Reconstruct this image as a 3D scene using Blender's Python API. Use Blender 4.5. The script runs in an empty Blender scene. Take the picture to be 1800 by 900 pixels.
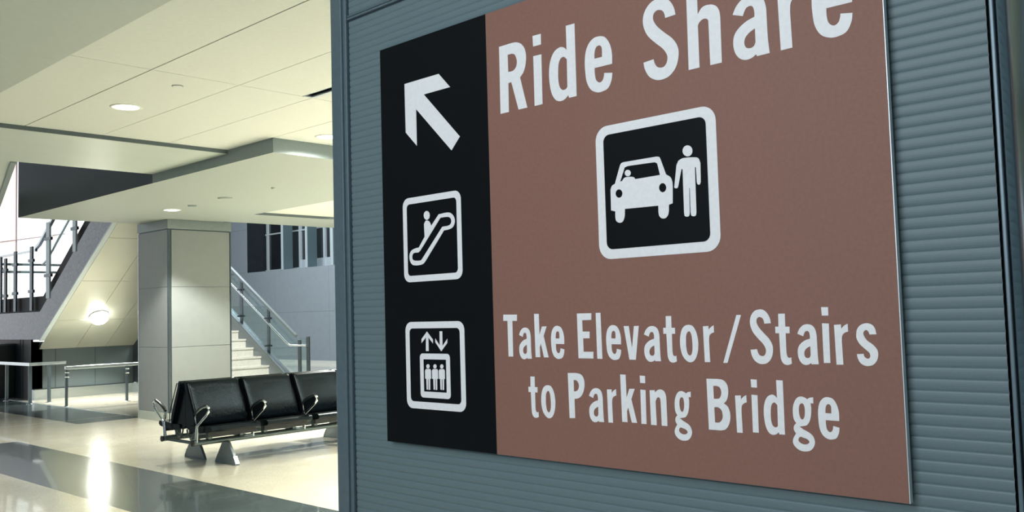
import bpy, bmesh, math, random
from mathutils import Vector, Matrix

random.seed(7)
scene = bpy.context.scene
col = scene.collection

# ------------------------------------------------------------------ camera
F_PX, PITCH, ROLL, YAW, EYE = 1608.6, math.radians(3.5015), -0.028157, math.radians(46.629), 1.5
cp, sp, cr, sr = math.cos(PITCH), math.sin(PITCH), math.cos(ROLL), math.sin(ROLL)
fh = Vector((math.sin(YAW), math.cos(YAW), 0)); rh = Vector((math.cos(YAW), -math.sin(YAW), 0)); zz = Vector((0, 0, 1))
fwd = fh*cp + zz*sp; up0 = -fh*sp + zz*cp
cam_r = rh*cr + up0*sr; cam_u = up0*cr - rh*sr
cam = bpy.data.cameras.new('camera'); cam_o = bpy.data.objects.new('camera', cam); col.objects.link(cam_o)
cam.sensor_width = 36.0; cam.lens = F_PX/1800*36.0; cam.clip_start = 0.02; cam.clip_end = 200
m = Matrix((cam_r, cam_u, -fwd)).transposed().to_4x4(); m.translation = (0, 0, EYE)
cam_o.matrix_world = m
scene.camera = cam_o

# ------------------------------------------------------------------ view, world, large lights
vs = scene.view_settings
vs.view_transform = 'Standard'; vs.look = 'None'; vs.exposure = 0.0; vs.gamma = 1.0; vs.use_curve_mapping = False
w = bpy.data.worlds.new('world'); scene.world = w; w.use_nodes = True
WORLD_COL, WORLD_STR = (0.60, 0.78, 0.88), 0.26
bg = w.node_tree.nodes['Background']; bg.inputs[0].default_value = (*WORLD_COL, 1); bg.inputs[1].default_value = WORLD_STR

def area(name, loc, target, sx, sy, power, color, spread=180):
    l = bpy.data.lights.new(name, 'AREA'); l.shape = 'RECTANGLE'; l.size = sx; l.size_y = sy; l.energy = power; l.color = color; l.spread = math.radians(spread)
    o = bpy.data.objects.new(name, l); col.objects.link(o); o.location = loc
    o.rotation_euler = (Vector(target)-Vector(loc)).to_track_quat('-Z', 'Y').to_euler()
    return o
def spot(name, loc, power, color, angle=110, blend=0.4, radius=0.06, aim=(0, 0, -1)):
    l = bpy.data.lights.new(name, 'SPOT'); l.energy = power; l.color = color; l.spot_size = math.radians(angle); l.spot_blend = blend; l.shadow_soft_size = radius
    o = bpy.data.objects.new(name, l); col.objects.link(o); o.location = loc
    o.rotation_euler = Vector(aim).to_track_quat('-Z', 'Y').to_euler()
    return o
CREAM = (1.0, 0.965, 0.85)
COOL = (0.90, 0.95, 1.0)
# unseen lamps added as fill over the camera and in the hall beyond the sign
area('fill_concourse', (-1.1, 1.5, 3.05), (1.8, 1.4, 1.2), 2.0, 3.2, 92, COOL)
area('fill_hall', (7.2, 5.6, 3.15), (7.2, 5.6, 0), 4.0, 3.0, 400, CREAM, 110)
area('fill_hall_side', (4.4, 3.4, 3.12), (4.4, 3.4, 0), 1.4, 2.0, 90, CREAM, 110)
area('fill_soffit', (8.3, 9.7, 3.03), (8.3, 9.7, 0), 0.7, 0.7, 270, CREAM, 105)  # hidden fill added below the soffit to brighten the floor
area('fill_atrium', (12.5, 22.0, 7.5), (15.5, 24.0, 2.0), 5, 7, 900, (0.90, 0.95, 1.0))  # unseen fill added to brighten the far wall
spot('fill_stairwell', (9.7, 13.9, 5.0), 1500, (1.0, 0.97, 0.88), 75, 0.5, 0.25, (0, 0.55, -0.8))  # unseen spot added to brighten the steps

# ------------------------------------------------------------------ materials
def mat(name, color, rough=0.5, metal=0.0, noise=0.04, nscale=40.0, emit=None, estr=0.0, bump=0.0, spec=0.5, coat=0.0):
    mm = bpy.data.materials.new(name); mm.use_nodes = True
    nt = mm.node_tree; b = nt.nodes['Principled BSDF']
    tc = nt.nodes.new('ShaderNodeTexCoord'); nz = nt.nodes.new('ShaderNodeTexNoise'); nz.inputs['Scale'].default_value = nscale; nz.inputs['Detail'].default_value = 3
    nt.links.new(tc.outputs['Object'], nz.inputs['Vector'])
    rp = nt.nodes.new('ShaderNodeValToRGB')
    a = [max(0, c*(1-noise)) for c in color]; z = [min(1, c*(1+noise)) for c in color]
    rp.color_ramp.elements[0].position = 0.3; rp.color_ramp.elements[1].position = 0.7
    rp.color_ramp.elements[0].color = (*a, 1); rp.color_ramp.elements[1].color = (*z, 1)
    nt.links.new(nz.outputs['Fac'], rp.inputs['Fac']); nt.links.new(rp.outputs['Color'], b.inputs['Base Color'])
    b.inputs['Roughness'].default_value = rough; b.inputs['Metallic'].default_value = metal
    b.inputs['Specular IOR Level'].default_value = spec; b.inputs['Coat Weight'].default_value = coat
    if bump:
        bp = nt.nodes.new('ShaderNodeBump'); bp.inputs['Strength'].default_value = bump; bp.inputs['Distance'].default_value = 0.002
        nt.links.new(nz.outputs['Fac'], bp.inputs['Height']); nt.links.new(bp.outputs['Normal'], b.inputs['Normal'])
    if emit:
        b.inputs['Emission Color'].default_value = (*emit, 1); b.inputs['Emission Strength'].default_value = estr
    return mm
def srgb(r, g, b):
    f = lambda c: (c/255/12.92) if c/255 <= 0.04045 else ((c/255+0.055)/1.055)**2.4
    return (f(r), f(g), f(b))
def speckle(name, base, dark, light, rough=0.08, scale=220.0, big=2.5, bigamt=0.25, spec=0.5, coat=0.0):
    """terrazzo or granite: fine chips over a soft cloudy variation"""
    mm = bpy.data.materials.new(name); mm.use_nodes = True
    nt = mm.node_tree; b = nt.nodes['Principled BSDF']
    tc = nt.nodes.new('ShaderNodeTexCoord')
    vo = nt.nodes.new('ShaderNodeTexVoronoi'); vo.inputs['Scale'].default_value = scale
    nz = nt.nodes.new('ShaderNodeTexNoise'); nz.inputs['Scale'].default_value = big; nz.inputs['Detail'].default_value = 6
    nt.links.new(tc.outputs['Object'], vo.inputs['Vector']); nt.links.new(tc.outputs['Object'], nz.inputs['Vector'])
    sep = nt.nodes.new('ShaderNodeSeparateColor'); nt.links.new(vo.outputs['Color'], sep.inputs[0])
    rp = nt.nodes.new('ShaderNodeValToRGB'); e = rp.color_ramp.elements
    e[0].position = 0.0; e[0].color = (*dark, 1); e[1].position = 1.0; e[1].color = (*light, 1)
    k = e.new(0.18); k.color = (*base, 1); k = e.new(0.82); k.color = (*base, 1)
    nt.links.new(sep.outputs[0], rp.inputs['Fac'])
    mx = nt.nodes.new('ShaderNodeMix'); mx.data_type = 'RGBA'; mx.blend_type = 'MULTIPLY'; mx.inputs[0].default_value = bigamt
    nt.links.new(rp.outputs['Color'], mx.inputs[6]); nt.links.new(nz.outputs['Fac'], mx.inputs[7])
    nt.links.new(mx.outputs[2], b.inputs['Base Color'])
    b.inputs['Roughness'].default_value = rough; b.inputs['Specular IOR Level'].default_value = spec
    b.inputs['Coat Weight'].default_value = coat; b.inputs['Coat Roughness'].default_value = 0.035
    return mm
def glass(name, tint=(0.86, 0.92, 0.92), mix=0.8):
    mm = bpy.data.materials.new(name); mm.use_nodes = True; nt = mm.node_tree; nt.nodes.clear()
    out = nt.nodes.new('ShaderNodeOutputMaterial'); mixn = nt.nodes.new('ShaderNodeMixShader')
    t = nt.nodes.new('ShaderNodeBsdfTransparent'); t.inputs[0].default_value = (*tint, 1)
    g = nt.nodes.new('ShaderNodeBsdfGlossy'); g.inputs['Roughness'].default_value = 0.03; g.inputs[0].default_value = (0.8, 0.9, 0.9, 1)
    mixn.inputs[0].default_value = 0.06
    nt.links.new(t.outputs[0], mixn.inputs[1]); nt.links.new(g.outputs[0], mixn.inputs[2])
    nt.links.new(mixn.outputs[0], out.inputs[0]); return mm

M = {}
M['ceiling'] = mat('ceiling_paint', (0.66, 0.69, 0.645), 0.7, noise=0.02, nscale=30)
M['bay'] = mat('ceiling_bay_shaded', (0.53, 0.58, 0.53), 0.55, noise=0.02, nscale=20)  # bay's dimmer light put into a darker ceiling colour
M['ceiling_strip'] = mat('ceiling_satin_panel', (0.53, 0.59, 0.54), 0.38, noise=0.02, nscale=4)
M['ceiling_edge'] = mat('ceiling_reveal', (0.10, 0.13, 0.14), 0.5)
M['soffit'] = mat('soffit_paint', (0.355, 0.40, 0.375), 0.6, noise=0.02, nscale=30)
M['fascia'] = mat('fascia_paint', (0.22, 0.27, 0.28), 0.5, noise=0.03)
M['voidwall'] = mat('void_wall_shaded', (0.045, 0.062, 0.075), 0.55, noise=0.05)  # dark tone stands in for the shade inside the void
M['corrugated'] = mat('corrugated_sheet', (0.130, 0.190, 0.215), 0.48, noise=0.04, nscale=300, bump=0.03)
M['stile'] = mat('brushed_frame', (0.135, 0.19, 0.225), 0.34, 0.35, noise=0.06, nscale=60)
M['groove'] = mat('dark_gasket', (0.003, 0.004, 0.005), 0.8, spec=0.0)
M['kick'] = mat('black_kick_sheet', (0.005, 0.007, 0.009), 0.5, spec=0.1)
M['dullsteel'] = mat('dull_steel', (0.20, 0.245, 0.265), 0.42, 0.5, noise=0.05)
M['armsteel'] = mat('satin_arm_steel', (0.60, 0.66, 0.67), 0.2, 1.0, noise=0.03)
M['steel'] = mat('brushed_steel', (0.52, 0.57, 0.58), 0.25, 1.0, noise=0.05, nscale=25)
M['chrome'] = mat('polished_aluminium', (0.75, 0.80, 0.80), 0.10, 1.0, noise=0.02)
M['darkmetal'] = mat('dark_metal', (0.10, 0.13, 0.15), 0.35, 0.8, noise=0.08)
M['beam'] = mat('painted_beam', (0.13, 0.17, 0.17), 0.32, 0.6, noise=0.05)
M['column_metal'] = mat('reflective_column_metal', (0.33, 0.40, 0.44), 0.16, 1.0, noise=0.04, nscale=8)
M['sign_black'] = mat('sign_black_sheet', (0.004, 0.0055, 0.007), 0.5, noise=0.1, nscale=200, spec=0.10)
M['sign_brown'] = mat('sign_brown_sheet', srgb(139, 101, 90), 0.55, noise=0.05, nscale=120, spec=0.3)
M['sign_white'] = mat('sign_white_vinyl', (0.86, 0.87, 0.90), 0.5, noise=0.03, nscale=90)
M['sign_edge'] = mat('sign_aluminium_edge', (0.70, 0.76, 0.80), 0.35, 0.3)
M['terrazzo'] = speckle('cream_terrazzo', (0.83, 0.80, 0.66), (0.50, 0.48, 0.37), (0.92, 0.90, 0.76), 0.17, spec=0.7, coat=0.40)
M['terrazzo_dark'] = speckle('grey_terrazzo', (0.105, 0.145, 0.155), (0.05, 0.07, 0.08), (0.27, 0.33, 0.33), 0.17, spec=0.7, coat=0.45, bigamt=0.7, big=3)
M['joint'] = mat('floor_joint', (0.45, 0.44, 0.38), 0.3)
M['floor_strip'] = mat('floor_divider_strip', (0.60, 0.66, 0.64), 0.2, 0.6)
M['column'] = mat('column_panel', (0.25, 0.275, 0.28), 0.40, noise=0.03, nscale=8)
M['column_cap'] = mat('column_cap_metal', (0.25, 0.30, 0.30), 0.4, 0.3)
M['column_base'] = mat('column_base_stone', (0.48, 0.53, 0.48), 0.4)
M['granite'] = speckle('grey_granite', (0.235, 0.265, 0.33), (0.12, 0.14, 0.18), (0.40, 0.41, 0.47), 0.3, 32.0, 1.5, 0.2)
M['tread'] = speckle('pale_stone_tread', (0.76, 0.78, 0.72), (0.52, 0.54, 0.50), (0.85, 0.86, 0.80), 0.35, 120.0)
M['underside'] = mat('stair_underside_panel', (0.35, 0.365, 0.315), 0.28, 0.5, noise=0.03, nscale=3)
M['wallgrey'] = mat('grey_wall_panel', (0.27, 0.31, 0.345), 0.5, noise=0.03, nscale=6)
M['wallpanel'] = mat('satin_wall_panel', (0.055, 0.075, 0.082), 0.40, 0.1, noise=0.04, nscale=5)
M['darkwall'] = mat('dark_wall_panel', (0.018, 0.024, 0.030), 0.45, noise=0.1, nscale=6, spec=0.2)
M['black'] = mat('black_leather', (0.003, 0.005, 0.007), 0.24, noise=0.15, nscale=120, spec=0.20)
M['black'].node_tree.nodes['Principled BSDF'].inputs['Specular Tint'].default_value = (0.62, 0.85, 1.0, 1)
M['blackplastic'] = mat('black_plastic', (0.012, 0.015, 0.017), 0.35, noise=0.1)
M['glass'] = glass('railing_glass')
M['darkglass'] = mat('dark_window_glass', (0.012, 0.017, 0.020), 0.06, noise=0.2, nscale=2)
M['mullion'] = mat('window_mullion_metal', (0.52, 0.60, 0.63), 0.4, 0.2)
M['fin'] = mat('window_fin_side', (0.10, 0.15, 0.17), 0.35, 0.2)
M['lens'] = mat('lit_lamp_lens', (0.9, 0.9, 0.85), 0.4, emit=(1.0, 0.98, 0.88), estr=9.0)
M['globe'] = mat('lit_lamp_globe', (0.9, 0.9, 0.88), 0.4, emit=(1.0, 0.99, 0.90), estr=40.0)
M['trimglint'] = mat('trim_glint_emission', (0.9, 0.9, 0.9), 0.4, emit=(0.95, 0.97, 1.0), estr=1.0)  # weak glow imitating a window reflection, no lamp here
M['trimwhite'] = mat('white_lamp_trim', (0.75, 0.76, 0.70), 0.4)
M['bright_pane'] = mat('daylit_frosted_pane', (0.8, 0.8, 0.8), 0.6, emit=(0.97, 0.97, 1.0), estr=1.05, noise=0.02)
M['pink_pane'] = mat('daylit_rosy_pane', (0.8, 0.75, 0.72), 0.6, emit=(0.92, 0.78, 0.72), estr=0.95, noise=0.02)
M['pane_frame'] = mat('pane_joint', (0.55, 0.42, 0.42), 0.5)

# ------------------------------------------------------------------ mesh helper
class MB:
    def __init__(s): s.v = []; s.f = []; s.mi = []; s.smooth = []
    def add(s, vs, fs, mi=0, smooth=False):
        n = len(s.v); s.v += [tuple(p) for p in vs]
        for f in fs: s.f.append([n+i for i in f]); s.mi.append(mi); s.smooth.append(smooth)
    def box(s, a, b, mi=0):
        x0, y0, z0 = [min(p, q) for p, q in zip(a, b)]; x1, y1, z1 = [max(p, q) for p, q in zip(a, b)]
        vs = [(x0, y0, z0), (x1, y0, z0), (x1, y1, z0), (x0, y1, z0), (x0, y0, z1), (x1, y0, z1), (x1, y1, z1), (x0, y1, z1)]
        s.add(vs, [(3, 2, 1, 0), (4, 5, 6, 7), (0, 1, 5, 4), (1, 2, 6, 5), (2, 3, 7, 6), (3, 0, 4, 7)], mi); return s
    def prism(s, pts, axis, a, b, mi=0, smooth=False):
        """polygon pts (two coords) extruded along axis from a to b"""
        def P(p, t): return {'x': (t, p[0], p[1]), 'y': (p[0], t, p[1]), 'z': (p[0], p[1], t)}[axis]
        ar = sum(pts[i][0]*pts[(i+1) % len(pts)][1]-pts[(i+1) % len(pts)][0]*pts[i][1] for i in range(len(pts)))
        if (ar < 0) != (axis == 'y'): pts = pts[::-1]
        if a > b: a, b = b, a
        n = len(pts); vs = [P(p, a) for p in pts]+[P(p, b) for p in pts]
        s.add(vs, [list(range(n))[::-1], list(range(n, 2*n))], mi)
        s.add(vs, [(i, (i+1) % n, n+(i+1) % n, n+i) for i in range(n)], mi, smooth); return s
    def tube(s, path, r, n=10, mi=0, rz=None, closed=False):
        """round tube along a path; rz makes the section an ellipse"""
        path = [Vector(p) for p in path]; L = len(path); rings = []
        for i, p in enumerate(path):
            if closed: d = path[(i+1) % L]-path[i-1]
            else: d = path[min(i+1, L-1)]-path[max(i-1, 0)]
            d.normalize(); ref = Vector((0, 0, 1)) if abs(d.z) < 0.95 else Vector((1, 0, 0))
            sx = d.cross(ref).normalized(); sy = sx.cross(d).normalized()
            rad = r[i] if isinstance(r, (list, tuple)) else r
            rings.append([p+sx*rad*math.cos(t)+sy*(rz or rad)*math.sin(t) for t in [2*math.pi*k/n for k in range(n)]])
        vs = [q for ring in rings for q in ring]; fs = []
        for i in range(L if closed else L-1):
            a = i*n; b = ((i+1) % L)*n
            for k in range(n): fs.append((a+k, a+(k+1) % n, b+(k+1) % n, b+k))
        s.add(vs, fs, mi, True)
        if not closed: s.add(vs, [list(range(n))[::-1], [(L-1)*n+k for k in range(n)]], mi)
        return s
    def lathe(s, prof, c, n=24, mi=0, axis='z'):
        """profile of (radius, height) turned about an axis through c"""
        vs = []
        for r, h in prof:
            for k in range(n):
                t = 2*math.pi*k/n; a, b = r*math.cos(t), r*math.sin(t)
                vs.append((c[0]+a, c[1]+b, c[2]+h))
        fs = [(i*n+k, i*n+(k+1) % n, (i+1)*n+(k+1) % n, (i+1)*n+k) for i in range(len(prof)-1) for k in range(n)]
        s.add(vs, fs, mi, True); return s
    def build(s, name, mats, parent=None, bevel=0.0, origin=None):
        me = bpy.data.meshes.new(name); o3 = Vector(origin or (0, 0, 0))
        me.from_pydata([tuple(Vector(p)-o3) for p in s.v], [], s.f)
        for mm in (mats if isinstance(mats, (list, tuple)) else [mats]): me.materials.append(mm)
        for p, i, sm in zip(me.polygons, s.mi, s.smooth): p.material_index = i; p.use_smooth = sm
        me.validate(); me.update()
        bm = bmesh.new(); bm.from_mesh(me); bmesh.ops.recalc_face_normals(bm, faces=bm.faces); bm.to_mesh(me); bm.free()
        o = bpy.data.objects.new(name, me); col.objects.link(o)
        if parent is not None:
            o.parent = parent; root = parent; off = Vector((0, 0, 0))
            while root is not None: off += root.location; root = root.parent
            o.location = o3-off
        else: o.location = o3
        if bevel:
            bv = o.modifiers.new('bevel', 'BEVEL'); bv.width = bevel; bv.segments = 2; bv.limit_method = 'ANGLE'; bv.angle_limit = math.radians(40)
        return o
def tag(o, label=None, cat=None, group=None, kind=None):
    if label: o['label'] = label
    if cat: o['category'] = cat
    if group: o['group'] = group
    if kind: o['kind'] = kind
    return o
def thing(name, loc, label, cat, group=None):
    o = bpy.data.objects.new(name, None); o.empty_display_size = 0.1; o.location = loc; col.objects.link(o)
    return tag(o, label, cat, group)
def struct(o): return tag(o, kind='structure')
def copy_tree(o, parent=None, dloc=None):
    c = o.copy(); col.objects.link(c); c.parent = parent
    if dloc is not None: c.location = Vector(o.location)+Vector(dloc)
    for ch in list(o.children): copy_tree(ch, c)
    return c

# ================================================================== THE SETTING
Z_UP, Z_STRIP, Z_SOF = 3.195, 3.157, 3.055       # upper ceiling, lower strip, soffit

# ------------------------------------------------------------------ floor: cream terrazzo with grey bands
BANDS = [(3.245, 4.27, -6.0, 12.98), (5.56, 6.55, 14.35, 30.0)]
xs = sorted({-8.0, 24.0, 3.245, 4.27, 5.56, 6.55}); ys = sorted({-6.0, 40.0, 12.98, 14.35, 30.0})
fl = MB()
for i in range(len(xs)-1):
    for j in range(len(ys)-1):
        cx, cy = (xs[i]+xs[i+1])/2, (ys[j]+ys[j+1])/2
        dk = any(a < cx < b and c < cy < d for a, b, c, d in BANDS)
        fl.add([(xs[i], ys[j], 0), (xs[i+1], ys[j], 0), (xs[i+1], ys[j+1], 0), (xs[i], ys[j+1], 0)], [(0, 1, 2, 3)], 1 if dk else 0)
# thickness below
fl.add([(-8, -6, -0.1), (24, -6, -0.1), (24, 40, -0.1), (-8, 40, -0.1)], [(3, 2, 1, 0)], 0)
floor = struct(fl.build('floor', [M['terrazzo'], M['terrazzo_dark']]))
jn = MB()
for y in (8.15, 11.6, 15.0): jn.box((4.30, y, 0.0), (24, y+0.006, 0.0006))
for x in (7.0, 9.4, 11.8): jn.box((x, 2, 0.0), (x+0.006, 13.0, 0.0006))
struct(jn.build('trim_1', M['joint']))
st = MB(); st.box((6.55, 15.4, 0.0), (6.60, 30, 0.003)); struct(st.build('trim_2', M['floor_strip']))

# ------------------------------------------------------------------ ceilings
ce = MB(); g = 0.003
px = [2.24, 2.768, 3.42, 4.04, 4.658, 5.28, 5.90, 6.52, 7.14, 7.76, 8.38, 9.0, 9.62, 10.24, 10.86, 11.48]
py = [-1.4, 1.02, 3.46, 5.90, 8.265]
for i in range(len(px)-1):
    for j in range(len(py)-1):
        x0, x1, y0, y1 = px[i], px[i+1], py[j], py[j+1]
        if px[i] >= 4.65 and y1 > 7.44: y1 = 7.44
        gl = 0.005 if abs(x0-2.768) < 0.01 else g; gr = 0.005 if abs(x1-2.768) < 0.01 else g
        if i == 0: gl = 0
        if abs(x0-4.04) < 0.01 and abs(y1-5.90) < 0.01:
            y1 = 4.70                                     # the slot diffuser takes the end of this strip
            ce.box((x0+0.02, 4.70+g, Z_UP), (x1-gr, 5.90-g, Z_UP+0.012)); 
        if abs(x1-4.04) < 0.01 and abs(y1-5.90) < 0.01:
            ce.box((x0+gl, 4.70+g, Z_UP), (x1-0.085, 5.90-g, Z_UP+0.012)); y1 = 4.70
        ce.box((x0+gl, y0+g, Z_UP), (x1-gr, y1-g, Z_UP+0.012))
ce.box((2.24, -1.4, Z_UP+0.10), (11.5, 8.265, Z_UP+0.20), 1)      # dark slab above the joints
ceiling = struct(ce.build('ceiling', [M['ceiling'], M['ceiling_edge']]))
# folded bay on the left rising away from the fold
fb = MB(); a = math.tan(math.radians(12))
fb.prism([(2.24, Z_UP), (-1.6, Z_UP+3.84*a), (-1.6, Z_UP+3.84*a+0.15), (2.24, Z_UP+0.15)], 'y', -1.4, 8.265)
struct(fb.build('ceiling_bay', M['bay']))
# lowered strip across the hall with a dark reveal on its near edge
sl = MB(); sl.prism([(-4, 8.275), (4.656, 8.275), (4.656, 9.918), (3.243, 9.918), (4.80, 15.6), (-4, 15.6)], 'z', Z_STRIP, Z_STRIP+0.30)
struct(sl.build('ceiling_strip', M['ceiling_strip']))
tr = MB(); tr.box((-4, 8.262, Z_STRIP+0.001), (4.656, 8.274, Z_UP+0.10)); struct(tr.build('trim_3', M['ceiling_edge']))
tr = MB(); tr.prism([(3.19, 9.92), (3.243, 9.92), (4.80, 15.6), (4.74, 15.6)], 'z', Z_STRIP-0.014, Z_STRIP-0.001); struct(tr.build('trim_4', M['fascia']))
# soffit block: underside with a shallow recess, fascia faces, tall side wall up through the void
so = MB()
def quad(mb, p, mi=0): mb.add(p, [(0, 1, 2, 3)], mi)
R = (7.22, 14.5, 9.0, 12.08)
zz_ = Z_SOF
def under(x0, x1, y0, y1, z=Z_SOF, mi=0): quad(so, [(x0, y0, z), (x0, y1, z), (x1, y1, z), (x1, y0, z)], mi)
under(4.658, 6.469, 7.44, 14.16); under(6.469, R[0], 7.44, 13.2); under(R[0], R[1], 7.44, R[2]); under(R[0], R[1], R[3], 13.2); under(R[1], 18, 7.44, 13.2)
zr = Z_SOF+0.04
under(R[0], R[1], R[2], R[3], zr, 2)
quad(so, [(R[0], R[2], Z_SOF), (R[1], R[2], Z_SOF), (R[1], R[2], zr), (R[0], R[2], zr)], 3); quad(so, [(R[0], R[3], Z_SOF), (R[1], R[3], Z_SOF), (R[1], R[3], zr), (R[0], R[3], zr)], 3)
quad(so, [(R[0], R[2], Z_SOF), (R[0], R[3], Z_SOF), (R[0], R[3], zr), (R[0], R[2], zr)], 3); quad(so, [(R[1], R[2], Z_SOF), (R[1], R[3], Z_SOF), (R[1], R[3], zr), (R[1], R[2], zr)], 3)
quad(so, [(4.658, 7.44, Z_SOF), (18, 7.44, Z_SOF), (18, 7.44, 3.40), (4.658, 7.44, 3.40)], 1)
quad(so, [(4.658, 7.44, Z_SOF), (4.658, 9.918, Z_SOF), (4.658, 9.918, 3.40), (4.658, 7.44, 3.40)], 1)
quad(so, [(4.658, 9.918, Z_SOF), (4.658, 14.16, Z_SOF), (4.658, 14.16, 5.2), (4.658, 9.918, 5.2)], 4)
quad(so, [(4.658, 14.16, Z_SOF), (6.469, 14.16, Z_SOF), (6.469, 14.16, 5.2), (4.658, 14.16, 5.2)], 4)
quad(so, [(6.469, 13.2, Z_SOF), (18, 13.2, Z_SOF), (18, 13.2, 5.2), (6.469, 13.2, 5.2)], 1)
quad(so, [(6.469, 13.2, Z_SOF), (6.469, 14.16, Z_SOF), (6.469, 14.16, 5.2), (6.469, 13.2, 5.2)], 1)
quad(so, [(4.658, 7.44, 5.2), (18, 7.44, 5.2), (18, 14.16, 5.2), (4.658, 14.16, 5.2)], 1)
quad(so, [(4.658, 7.44, 3.40), (18, 7.44, 3.40), (18, 7.44, 5.2), (4.658, 7.44, 5.2)], 1)
quad(so, [(4.658, 7.44, 3.40), (4.658, 9.918, 3.40), (4.658, 9.918, 5.2), (4.658, 7.44, 5.2)], 1)
struct(so.build('ceiling_soffit', [M['soffit'], M['fascia'], M['ceiling'], M['ceiling_edge'], M['voidwall']]))

# ------------------------------------------------------------------ corrugated wall that carries the sign
XW = 1.823
def corrugated(mb, y0, y1, z0, z1, pitch=0.0222, d=0.0028):
    n = max(1, round((z1-z0)/pitch)); p = (z1-z0)/n
    prof = [(0.0, 0.0), (0.10, 0.42), (0.25, 0.78), (0.45, 0.97), (0.62, 1.0), (0.80, 0.90), (0.93, 0.62)]
    zs = [(z0+(k+a)*p, XW+d*(1-b)) for k in range(n) for a, b in prof]+[(z1, XW+d)]
    vs = [(x, y0, z) for z, x in zs]+[(x, y1, z) for z, x in zs]; N = len(zs)
    mb.add(vs, [(i, i+1, N+i+1, N+i) for i in range(N-1)], 0, False)
wr = MB(); corrugated(wr, 0.497, 2.442, 0.02, 2.482); corrugated(wr, 0.497, 2.442, 2.505, 3.19)
corrugated(wr, -2.2, 0.25, 0.02, 2.482); corrugated(wr, -2.2, 0.25, 2.505, 3.19)
wr.box((XW+0.006, -2.2, 0), (1.99, 2.50, 3.19), 1)
struct(wr.build('wall_right', [M['corrugated'], M['stile']]))
t5 = MB(); t5.box((1.806, 2.464, 0), (1.992, 2.522, 3.19)); struct(t5.build('trim_5', M['stile'], bevel=0.003))
t6 = MB(); t6.box((1.813, 2.446, 0), (1.85, 2.464, 3.19)); struct(t6.build('trim_6', M['stile'], bevel=0.003))
t6 = MB(); t6.box((1.817, 0.497, 2.4865), (1.86, 2.445, 2.494)); t6.box((1.819, 0.497, 2.4965), (1.86, 2.445, 2.503)); struct(t6.build('trim_7', M['stile'], bevel=0.0012))
t7 = MB(); t7.box((1.8268, 0.4870, 0), (1.9, 0.4975, 3.19), 0); struct(t7.build('trim_8', M['groove']))
t8 = MB(); t8.box((1.816, 0.4825, 0), (1.9, 0.4905, 3.19)); struct(t8.build('trim_9', M['stile'], bevel=0.002))
rc = MB(); ang = [2*math.pi*k/64 for k in range(64)]
rc.prism([(1.849+0.11*math.cos(t), 0.374+0.11*math.sin(t)) for t in ang], 'z', 0, 3.19, smooth=True)
struct(rc.build('wall_end_column', M['column_metal']))

# ------------------------------------------------------------------ far walls and windows
wf = MB(); zs0, zs1 = 3.175, 7.2
ya, yb = 18.5, 29.60
def wallx(mb, x, y0, y1, z0, z1, t=1.2, mi=0): mb.box((x, y0, z0), (x+t, y1, z1), mi)
wallx(wf, 17.4, 8, 34, 0.0, zs0); wallx(wf, 17.4, yb, 34, zs0, 9); wallx(wf, 17.4, 8, ya, zs0, 9); wallx(wf, 17.4, ya, yb, zs1, 9)
for y in (21.4, 24.6, 27.8): wf.box((17.396, y, 0), (17.4, y+0.012, zs0), 1)
for z in (1.7,): wf.box((17.396, 8, z), (17.4, 34, z+0.012), 1)
for z in (3.165, 4.735): wf.box((17.396, yb+0.02, z), (17.4, 34, z+0.02), 1)
wf.box((17.37, 8, 0), (17.4, 34, 0.10), 2)
struct(wf.build('wall_right_far', [M['wallgrey'], M['fascia'], M['tread']]))
k = 0
edges = [yb]+[27.33-1.455*i for i in range(6)]
for i in range(5):
    y1, y0 = (edges[i], edges[i+1]) if i else (yb, edges[1])
    k += 1
    pn = MB(); pn.box((18.20, y0, zs0), (18.23, y1, zs1)); win = struct(pn.build('window_%d' % k, M['darkglass']))
    fr = MB()
    fr.box((18.12, y0-0.05, zs0), (18.20, y0+0.05, zs1)); fr.box((18.14, y0, zs0), (18.20, y1, zs0+0.35 if i else zs0+0.1)); fr.box((18.15, y0, 4.55), (18.20, y1, 4.60))
    yq = y1-0.20 if i == 0 else y1-0.42
    fr.box((18.13, yq, zs0), (18.20, yq+0.09, zs1))
    fr.build('window_frame', M['mullion'] , win)
    if i >= 1:
        fn = MB(); fn.box((17.42, y1-0.055, zs0), (17.80, y1, zs1), 0); fn.box((17.39, y1-0.065, zs0), (17.42, y1+0.03, zs1), 1)
        fn.build('window_fin', [M['fin'], M['mullion']], win)
jb = MB(); jb.box((17.41, yb-0.012, zs0), (18.2, yb-0.001, zs1)); struct(jb.build('trim_10', M['darkwall']))

# daylit glazed wall beyond the stair
YB = 24.6
gl = [(1.0, 6.2), (6.2, 8.05), (8.05, 8.9), (8.9, 10.2), (10.2, 12.2)]
for i, (x0, x1) in enumerate(gl):
    pn = MB(); pn.box((x0, YB, 0.0), (x1, YB+0.04, 9.0)); o = struct(pn.build('window_%d' % (10+i), M['pink_pane'] if i in (1, 3) else M['bright_pane']))
t = MB()
for x in (8.05,): t.box((x-0.015, YB-0.02, 0), (x+0.015, YB, 9))
t.prism([(4.0, 2.9), (9.2, 3.83), (9.2, 3.855), (4.0, 2.925)], 'y', YB-0.05, YB-0.02); struct(t.build('trim_11', M['pane_frame']))

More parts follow.
